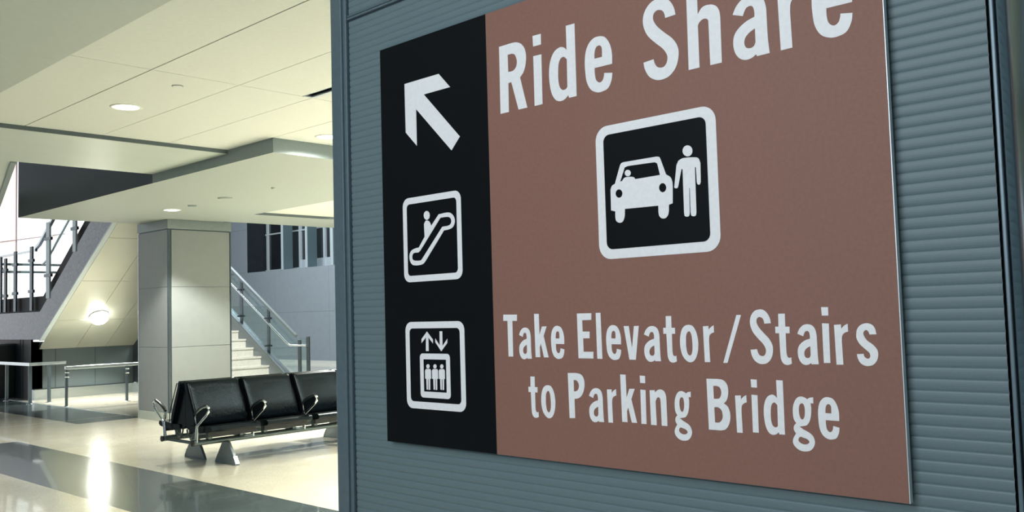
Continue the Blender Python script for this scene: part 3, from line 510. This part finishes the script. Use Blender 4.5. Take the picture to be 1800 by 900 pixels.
# ================================================================== BENCH of back-to-back seats
BX0, PITCH_S, MIDY = 4.62, 0.645, 9.20
bench = thing('tandem_bench', (BX0, MIDY, 0), 'row of black padded waiting seats back to back on a steel beam', 'bench')
NS = 4
BL = NS*PITCH_S
def frame(side): return lambda d: MIDY-side*d          # side +1 faces the camera (towards -Y)
for side in (1, -1):
    Y = frame(side)
    b = MB(); b.tube([(BX0-0.04, Y(0.335), 0.255), (BX0+BL+0.04, Y(0.335), 0.255)], 0.029, 14); o = b.build('beam', M['beam'], bench)
    b = MB(); b.tube([(BX0-0.055, Y(0.335), 0.255), (BX0-0.038, Y(0.335), 0.255)], 0.0315, 14); b.build('end_cap', M['blackplastic'], o)
    b = MB(); b.box((BX0+0.05, Y(0.10)-0.018, 0.262), (BX0+BL, Y(0.10)+0.018, 0.298)); b.build('cross_rail', M['beam'], bench)
    for i in range(NS):
        x0 = BX0+0.012+i*PITCH_S; x1 = x0+PITCH_S-0.045
        # seat pad: rounded section, rear low and front edge rolled down
        sec = [(0.10, 0.372), (0.16, 0.352), (0.34, 0.350), (0.50, 0.364), (0.555, 0.374), (0.578, 0.392), (0.575, 0.412), (0.553, 0.428), (0.50, 0.434), (0.36, 0.420), (0.22, 0.410), (0.12, 0.412), (0.10, 0.398)]
        b = MB(); b.prism([(Y(d), z) for d, z in sec], 'x', x0+0.02, x1-0.02); s_ = b.build('seat', M['black'], bench, bevel=0.012)
        for xx in (x0+0.12, x1-0.12):
            b = MB(); b.box((xx-0.02, Y(0.335)-0.03, 0.279), (xx+0.02, Y(0.335)+0.03, 0.353)); b.build('seat_bracket', M['beam'], s_)
        b = MB(); b.box((x0+0.03, Y(0.47)-0.022, 0.318), (x1-0.03, Y(0.47)+0.022, 0.362)); b.build('seat_rail', M['blackplastic'], s_)
        # backrest: leaning pad, curved face, thick at the bottom
        face = [(0.292, 0.415), (0.300, 0.455), (0.285, 0.52), (0.245, 0.60), (0.195, 0.70), (0.150, 0.79), (0.118, 0.845), (0.095, 0.868), (0.066, 0.870), (0.046, 0.852)]
        rear = [(0.060, 0.80), (0.120, 0.66), (0.185, 0.52), (0.225, 0.43), (0.245, 0.408)]
        b = MB()
        prof = face+rear; n = len(prof); NX = 12; vs = []
        for k in range(NX+1):
            q = [0, 0.012, 0.03, 0.06, 0.12, 0.3, 0.5, 0.7, 0.88, 0.94, 0.97, 0.988, 1][k]; roll = [0.045, 0.022, 0.010, 0.003, 0, 0, 0, 0, 0, 0.003, 0.010, 0.022, 0.045][k]; dish = 0.022*(1-(2*q-1)**4)
            for j, (d, z) in enumerate(prof):
                dd = d-roll*(0.5 if z > 0.84 else 1.0)-dish*(0.4 if z > 0.84 else 1.0) if j < len(face)-2 else d
                vs.append((x0+(x1-x0)*q, Y(dd), z))
        fs = [(k*n+j, k*n+(j+1) % n, (k+1)*n+(j+1) % n, (k+1)*n+j) for k in range(NX) for j in range(n)]
        b.add(vs, fs, 0, True); b.add(vs, [list(range(n)), [NX*n+j for j in range(n)]], 0)
        bk = b.build('backrest', M['black'], bench)
        b = MB(); b.tube([(x0+0.004, Y(0.296), 0.43), (x0+0.002, Y(0.283), 0.53), (x0+0.002, Y(0.196), 0.70), (x0+0.003, Y(0.12), 0.846)], 0.006, 6); b.build('piping', M['blackplastic'], bk)
        for xx in (x0+0.20, x1-0.20):
            b = MB(); b.box((xx-0.02, Y(0.20)-0.015, 0.29), (xx+0.02, Y(0.20)+0.015, 0.45)); b.build('back_bracket', M['beam'], bk)
        if i == 0:
            b = MB(); b.prism([(Y(0.003), 0.80), (Y(0.003), 0.40), (Y(0.05), 0.365), (Y(0.235), 0.395), (Y(0.225), 0.43), (Y(0.185), 0.52), (Y(0.12), 0.66), (Y(0.06), 0.79)], 'x', x0+0.035, x0+0.055); b.build('end_panel', M['black'], bk)
            b = MB(); b.tube([(x0+0.03, Y(0.13+0.085*math.cos(t)), 0.37+0.085*math.sin(t)) for t in [math.pi*(1+k/10) for k in range(11)]], 0.010, 8); b.build('hook_bracket', M['beam'], bk)
    for i in range(NS+1):
        ax = BX0-0.012+i*PITCH_S
        ar = MB()
        ar.tube([(ax, Y(0.340), 0.262), (ax, Y(0.350), 0.33), (ax, Y(0.358), 0.39), (ax, Y(0.366), 0.435)], [0.027, 0.025, 0.023, 0.019], 10, rz=0.014)
        loop = [(0.366, 0.425), (0.345, 0.470), (0.335, 0.520), (0.355, 0.560), (0.420, 0.597), (0.490, 0.624), (0.560, 0.636), (0.600, 0.622), (0.598, 0.588), (0.560, 0.548), (0.490, 0.505), (0.415, 0.455)]
        ar.tube([(ax, Y(d), z) for d, z in loop], 0.0125, 8, rz=0.015, closed=True)
        ao = ar.build('armrest', M['armsteel'], bench)
        pd = MB(); pd.tube([(ax, Y(0.325), 0.545), (ax, Y(0.37), 0.582), (ax, Y(0.44), 0.616), (ax, Y(0.51), 0.640), (ax, Y(0.560), 0.652)], [0.016, 0.023, 0.025, 0.024, 0.016], 8, rz=0.011); pd.build('arm_pad', M['blackplastic'], ao)
        if side == 1:
            pn = MB(); pn.prism([(Y(d), z) for d, z in [(0.345, 0.47), (0.335, 0.52), (0.355, 0.56), (0.42, 0.597), (0.49, 0.622), (0.575, 0.632), (0.585, 0.60), (0.49, 0.51), (0.415, 0.462), (0.372, 0.435)]], 'x', ax-0.006, ax+0.006); pn.build('arm_infill', M['kick'], ao)
    for lx in (BX0+0.33, BX0+2.17):
        # triangular fin foot under the beam
        b = MB(); c0 = 0.33
        b.prism([(Y(c0+0.215), 0.0), (Y(c0+0.212), 0.022), (Y(c0+0.15), 0.12), (Y(c0+0.055), 0.232), (Y(c0-0.055), 0.232), (Y(c0-0.13), 0.13), (Y(c0-0.212), 0.02), (Y(c0-0.215), 0.0)], 'x', lx-0.014, lx+0.014)
        lg = b.build('leg', M['dullsteel'], bench, bevel=0.004)
        b = MB(); b.prism([(Y(c0+0.228), 0.0), (Y(c0+0.225), 0.02), (Y(c0+0.175), 0.095), (Y(c0+0.165), 0.090), (Y(c0+0.208), 0.02), (Y(c0+0.208), 0.0)], 'x', lx-0.02, lx+0.02); b.build('toe_edge', M['chrome'], lg, bevel=0.003)
for i in range(NS+1):
    ax = BX0+i*PITCH_S; b = MB(); b.box((ax-0.015, MIDY-0.335, 0.235), (ax+0.015, MIDY+0.335, 0.262)); b.build('spreader', M['beam'], bench)

# ================================================================== STAIRCASE
S_TOP = lambda y: 1.77+0.645*(19.34-y)
S_BOT = lambda y: 1.217+0.605*(19.34-y)
YT = 14.30
stair = thing('staircase', (8.6, 16.2, 0), 'stone switchback staircase with grey granite side and glowing cream underside', 'staircase')
def slope_poly(y0, y1, f0, f1): return [(y0, f0(y0)), (y1, f0(y1)), (y1, f1(y1)), (y0, f1(y0))]
b = MB(); b.prism([(22.4, 1.217), (19.34, 1.217), (YT, S_BOT(YT)), (YT, S_TOP(YT)), (19.34, 1.77), (22.4, 1.77)], 'x', 6.77, 6.87); b.build('stringer', M['granite'], stair)
b = MB(); b.prism([(19.34, 1.77), (19.34, 2.07)]+[(19.30, 2.10), (YT, S_TOP(YT)+0.33), (YT, S_TOP(YT)+0.003), (19.34, 1.773)], 'x', 6.83, 6.86)
b.box((6.83, 19.34, 1.773), (6.86, 22.4, 2.08)); b.build('kick_plate', M['kick'], stair)
b = MB(); b.prism([(19.62, 1.190), (19.34, 1.190), (YT, S_BOT(YT)-0.03), (YT, S_BOT(YT)+0.012), (19.34, 1.2165), (19.62, 1.2165)], 'x', 6.765, 6.85); b.build('lower_trim', M['mullion'], stair)
b = MB(); b.box((6.757, 19.36, 1.175), (6.86, 19.66, 1.21)); o = b.build('trim_end_glint', M['trimglint'], stair)  # trim end made to glow like a reflection of the window
# underside clad in satin panels with fine joints
ys_ = [19.68, 18.74, 17.55, 16.36, 15.2, YT]; xs_ = [6.873, 7.60, 8.20, 8.80]
for i in range(len(ys_)-1):
    for j in range(3):
        y1, y0 = ys_[i]-0.004, ys_[i+1]+0.004; x0, x1 = xs_[j]+0.003, xs_[j+1]-0.003
        b = MB(); f0 = lambda y: S_BOT(y)+0.004; f1 = lambda y: S_BOT(y)+0.03
        b.prism(slope_poly(y0, y1, f0, f1), 'x', x0, x1); b.build('underside_panel', M['underside'], stair)
b = MB(); b.prism([(19.7, S_BOT(19.7)+0.05), (YT, S_BOT(YT)+0.05), (YT, S_TOP(YT)), (19.34, 1.77)], 'x', 6.872, 8.78); b.build('flight_core', M['darkwall'], stair)
b = MB(); b.box((6.872, 19.702, 1.22), (10.46, 22.4, 1.77)); b.build('landing', M['granite'], stair)
# lower flight rising away towards the landing
for k in range(1, 11):
    z = 0.181*k; y = 16.19+0.30*(k-1)
    b = MB(); b.box((8.945, y-0.02, z-0.035), (10.345, y+0.30, z)); b.box((8.945, y, max(0, z-0.181)), (10.345, y+0.02, z-0.035)); b.build('step', M['tread'], stair)
b = MB(); b.prism([(16.22, 0.0), (16.19, 0.35), (19.34, 2.22), (19.70, 2.22), (19.70, 0)], 'x', 10.346, 10.46); b.build('outer_stringer', M['wallgrey'], stair)
b = MB(); b.prism([(16.14, 0.335), (19.36, 2.247), (19.36, 2.282), (16.14, 0.370)], 'x', 10.33, 10.476); b.build('stringer_cap', M['dullsteel'], stair)
b = MB(); b.box((8.945, 17.0, 0.0), (10.345, 19.7, 0.02)); b.prism([(16.24, 0.0), (19.3, 0.0), (19.3, 1.70), (18.9, 1.58)], 'x', 8.95, 10.34); b.build('lower_flight_core', M['darkwall'], stair)

# ---- railing of the lower flight
lr = thing('glass_railing', (10.40, 15.45, 0), 'glass stair railing with steel handrail beside the pale stone steps', 'railing')
RX = 10.403
cap = lambda y: 0.370+(y-16.14)*0.5938
def hr(y): return cap(y)+0.93
b = MB(); b.prism([(15.86, hr(15.86)-0.02), (19.3, hr(19.3)-0.02), (19.3, hr(19.3)+0.035), (15.86, hr(15.86)+0.035)], 'x', RX-0.03, RX+0.03); b.build('top_rail', M['dullsteel'], lr, bevel=0.008)
hz = lambda y: hr(y)-0.245
b = MB(); b.tube([(RX-0.09, 15.36, 0.956), (RX-0.09, 15.55, 0.956), (RX-0.09, 15.93, 0.960), (RX-0.09, 16.05, hz(16.05)), (RX-0.09, 19.3, hz(19.3))], 0.021, 10); b.build('handrail', M['chrome'], lr)
for y in (18.98, 17.94, 16.87):
    b = MB(); b.box((RX-0.014, y-0.045, cap(y)-0.05), (RX+0.014, y+0.045, hr(y)-0.03)); p = b.build('post', M['darkmetal'], lr, bevel=0.004)
    for z in (cap(y)+0.14, hr(y)-0.22):
        b = MB(); b.tube([(RX-0.10, y, z), (RX+0.05, y, z)], 0.018, 8); b.box((RX-0.02, y-0.09, z-0.02), (RX+0.02, y+0.09, z+0.02)); b.build('glass_clamp', M['darkmetal'], p)
for y, zt in ((15.74, 1.06), (15.44, 1.13)):
    b = MB(); b.box((RX-0.014, y-0.05, 0), (RX+0.014, y+0.05, zt)); b.build('post', M['darkmetal'], lr, bevel=0.004)
yy = [19.25, 17.99, 16.92, 15.79]
for a_, b_ in zip(yy, yy[1:]):
    lo = lambda y: max(cap(y), 0.36)+0.02
    b = MB(); b.prism([(b_+0.05, lo(b_+0.05)), (a_-0.10, lo(a_-0.10)), (a_-0.10, hr(a_-0.10)-0.02), (b_+0.05, hr(b_+0.05)-0.02)], 'x', RX-0.006, RX+0.006); b.build('glass_pane', M['glass'], lr)
b = MB(); b.box((RX-0.006, 15.46, 0.08), (RX+0.006, 15.72, 1.10)); b.build('glass_pane', M['glass'], lr)

# ---- railing of the upper flight and landing
ur = thing('glass_railing', (6.80, 19.8, 1.77), 'tall glass railing with square steel posts on the granite upper flight and landing', 'railing')
UX = 6.79
def ut(y): return S_TOP(y)+1.30
b = MB(); b.prism([(19.62, 3.02), (19.40, 3.10), (YT+0.3, ut(YT+0.3)), (YT+0.3, ut(YT+0.3)+0.07), (19.40, 3.17), (19.62, 3.08)], 'x', UX-0.03, UX+0.03); b.build('top_rail', M['steel'], ur)
b = MB(); b.tube([(UX+0.10, 19.55, 2.72), (UX+0.10, 19.30, 2.80), (UX+0.10, YT+0.3, ut(YT+0.3)-0.33)], 0.022, 8); b.build('handrail', M['steel'], ur)
b = MB(); b.box((UX-0.02, 19.6, 2.985), (UX+0.02, 22.4, 3.03)); b.build('landing_rail', M['steel'], ur)
for y, z0, z1, wd in ((18.90, 2.02, 3.52, 0.10), (17.60, 2.85, 4.30, 0.085), (16.3, 3.70, 5.1, 0.085), (19.80, 1.80, 3.10, 0.075), (20.73, 1.80, 3.06, 0.075), (21.33, 1.80, 2.95, 0.07), (21.62, 1.80, 3.0, 0.05)):
    b = MB(); b.box((UX-0.035, y-wd*0.9, z0), (UX+0.0, y+wd*0.9, z1)); p = b.build('post', M['mullion'] if y < 19.3 else M['darkmetal'], ur, bevel=0.004)
    for q in (0.30, 0.78): 
        b = MB(); z = z0+(z1-z0)*q; b.box((UX-0.045, y-wd*1.7, z-0.03), (UX+0.0, y+wd*1.7, z+0.03)); b.build('glass_clamp', M['darkmetal'], p)
for y0, y1 in ((19.92, 20.62), (20.84, 21.24)):
    b = MB(); b.box((UX+0.01, y0, 2.10), (UX+0.02, y1, 2.96)); b.build('glass_pane', M['glass'], ur)
for y0, y1 in ((19.2, 19.02), (18.75, 17.75), (17.45, 16.45)):
    b = MB(); b.prism([(y0, S_TOP(y0)+0.38), (y1, S_TOP(y1)+0.38), (y1, ut(y1)-0.06), (y0, ut(y0)-0.06)], 'x', UX+0.01, UX+0.02); b.build('glass_pane', M['glass'], ur)
# ---- railing along the back of the landing
br = thing('landing_railing', (7.5, 22.3, 1.77), 'horizontal steel railing at the back of the stair landing against the bright glazing', 'railing')
for z in (2.885, 2.715):
    b = MB(); b.box((6.83, 22.28, z-0.025), (8.6, 22.32, z+0.025)); b.build('rail', M['steel'], br)
for x in (6.86, 8.45):
    b = MB(); b.box((x-0.03, 22.27, 1.77), (x+0.03, 22.33, 2.9)); b.build('post', M['darkmetal'], br)

# ================================================================== lamp under the stair, cabinets, barrier rails
ly, lxx = 18.60, 7.62
nrm = Vector((0, -0.605, -1)).normalized(); lz = S_BOT(ly)
lamp = thing('stair_lamp', (lxx, ly, lz), 'bright round lamp glowing on the sloping underside of the stair', 'lamp')
def turned(prof, n=24):
    b = MB(); ax = nrm; s1 = Vector((1, 0, 0)); s2 = ax.cross(s1).normalized(); c0 = Vector((lxx, ly, lz)); vs = []
    for r_, h in prof:
        for k in range(n): t = 2*math.pi*k/n; vs.append(c0+s1*r_*math.cos(t)+s2*r_*math.sin(t)+ax*h)
    b.add(vs, [(i*n+k, i*n+(k+1) % n, (i+1)*n+(k+1) % n, (i+1)*n+k) for i in range(len(prof)-1) for k in range(n)], 0, True); return b
turned([(0.001, 0.001), (0.185, 0.001), (0.185, 0.012), (0.165, 0.018)]).build('lamp_ring', M['trimwhite'], lamp)
turned([(0.165, 0.018), (0.170, 0.060), (0.155, 0.11), (0.12, 0.145), (0.07, 0.165), (0.001, 0.172)]).build('lamp_globe', M['globe'], lamp)
spot('stair_lamp_beam', Vector((lxx, ly, lz))+nrm*0.28, 330, (1.0, 0.97, 0.86), 118, 0.25, 0.10, (0, -0.05, -1))

cab = thing('cabinet', (6.76, 21.15, 0), 'tall dark cabinet standing under the stair landing at the left edge', 'cabinet')
b = MB(); b.box((6.50, 20.80, 0.02), (6.79, 21.50, 1.10)); b.build('body', M['blackplastic'], cab, bevel=0.01)
b = MB(); b.box((6.485, 20.86, 0.12), (6.50, 21.44, 1.02)); dr = b.build('door', M['darkwall'], cab, bevel=0.004)
b = MB(); b.box((6.475, 20.90, 0.55), (6.485, 20.92, 0.72)); b.build('handle', M['steel'], dr)
b = MB(); b.box((6.48, 20.78, 1.10), (6.79, 21.52, 1.135)); b.build('top', M['darkmetal'], cab, bevel=0.006)
b = MB(); b.box((6.49, 20.80, 0.0), (6.79, 21.50, 0.02)); b.build('plinth', M['darkmetal'], cab)

b1 = thing('barrier_rail', (6.50, 18.9, 0), 'low steel barrier rail turning the corner in front of the dark cabinet', 'rail', None)
b = MB(); pts = [(6.42, 22.0), (6.42, 18.87), (7.10, 18.87), (7.10, 18.93), (6.48, 18.93), (6.48, 22.0)]
b.prism(pts, 'z', 0.725, 0.785); b.build('rail', M['steel'], b1, bevel=0.006)
for x, y in ((6.79, 18.90), (6.45, 18.92), (6.45, 20.2)):
    b = MB(); b.box((x-0.03, y-0.018, 0.008), (x+0.03, y+0.018, 0.726)); p = b.build('post', M['darkmetal'], b1, bevel=0.004)
    b = MB(); b.lathe([(0.001, 0.0), (0.065, 0.0), (0.065, 0.006), (0.035, 0.010), (0.001, 0.010)], (x, y, 0), 16); b.build('foot_plate', M['steel'], p)
b2 = thing('barrier_rail', (7.6, 17.6, 0), 'straight low steel barrier rail on two posts running up to the column', 'rail', None)
b = MB(); b.box((6.60, 17.57, 0.675), (9.0, 17.63, 0.735)); b.build('rail', M['steel'], b2, bevel=0.006)
for x in (6.625, 7.74):
    b = MB(); b.box((x-0.022, 17.58, 0.008), (x+0.022, 17.62, 0.676)); p = b.build('post', M['darkmetal'], b2, bevel=0.004)
    for z in (0.62, 0.54):
        b = MB(); b.tube([(x-0.03, 17.575, z), (x+0.035, 17.575, z)], 0.010, 8); b.build('bolt', M['chrome'], p)
    b = MB(); b.lathe([(0.001, 0.0), (0.065, 0.0), (0.065, 0.006), (0.035, 0.010), (0.001, 0.010)], (x, 17.6, 0), 16); b.build('foot_plate', M['steel'], p)

# ================================================================== ceiling fittings
def downlight(x, y, z, label, power, r=0.105, ang=125, blend=0.35):
    d = thing('downlight', (x, y, z), label, 'ceiling light', 'round recessed downlights')
    b = MB(); b.lathe([(r*0.90, -0.001), (r*0.92, -0.006), (r*1.06, -0.008), (r*1.15, -0.004), (r*1.16, 0.0)], (x, y, z), 32); b.build('trim_ring', M['trimwhite'], d)
    b = MB(); b.lathe([(0.0005, -0.010), (r*0.55, -0.009), (r*0.90, -0.003)], (x, y, z), 32); b.build('lens', M['lens'], d)
    spot('downlight_beam', (x, y, z-0.03), power, CREAM, ang, blend, 0.07)
    return d
downlight(3.108, 7.063, Z_UP, 'lit round downlight in the upper ceiling nearest the left of the photo', 110)
downlight(5.03, 7.09, Z_UP, 'lit round downlight beside the ceiling step near the corrugated wall edge', 120, 0.105, 160, 0.25)
downlight(5.984, 12.155, Z_SOF, 'lit round downlight in the lowered soffit in front of the column', 620, 0.11, 118, 0.35)
downlight(8.70, 11.95, Z_SOF+0.04, 'lit round downlight in the shallow soffit recess', 70)
def disc(name, x, y, z, r, label, cat, material, h=0.012):
    d = thing(name, (x, y, z), label, cat)
    b = MB(); b.lathe([(r, -0.001), (r, -h), (r*0.85, -h*1.5), (0.0005, -h*1.6)], (x, y, z), 24); b.build('cover', material, d)
    b = MB(); b.lathe([(r*1.12, 0.0), (r*1.12, -0.004), (r*1.0, -0.005)], (x, y, z), 24); b.build('rim', M['fascia'], d); return d
disc('sprinkler_cover', 3.10, 6.20, Z_UP, 0.036, 'small round sprinkler cover in the upper ceiling panel', 'sprinkler', M['ceiling'], 0.005)
disc('smoke_detector', 5.966, 11.533, Z_SOF, 0.055, 'small grey smoke detector beside the soffit downlight', 'smoke detector', M['fascia'])
disc('speaker_grille', 5.937, 10.611, Z_SOF, 0.085, 'round pale speaker grille in the soffit', 'speaker', M['soffit'])
disc('sprinkler_cover', 5.922, 9.471, Z_SOF, 0.022, 'tiny round sprinkler cover in the soffit nearest the camera', 'sprinkler', M['soffit'])
sd = thing('slot_diffuser', (4.0, 5.3, Z_UP), 'linear black air slot in the ceiling next to the corrugated wall edge', 'air vent')
b = MB(); b.box((4.022, 4.71, Z_UP-0.004), (4.058, 5.885, Z_UP+0.03)); b.box((3.956, 5.868, Z_UP-0.004), (4.022, 5.885, Z_UP+0.03)); b.box((3.956, 4.705, Z_UP-0.004), (4.022, 4.72, Z_UP+0.03)); b.box((3.950, 4.705, Z_UP-0.002), (3.956, 5.885, Z_UP+0.03)); b.build('frame', M['mullion'], sd)
b = MB(); b.box((3.957, 4.721, Z_UP+0.006), (4.021, 5.867, Z_UP+0.09)); b.build('black_slot', M['groove'], sd)
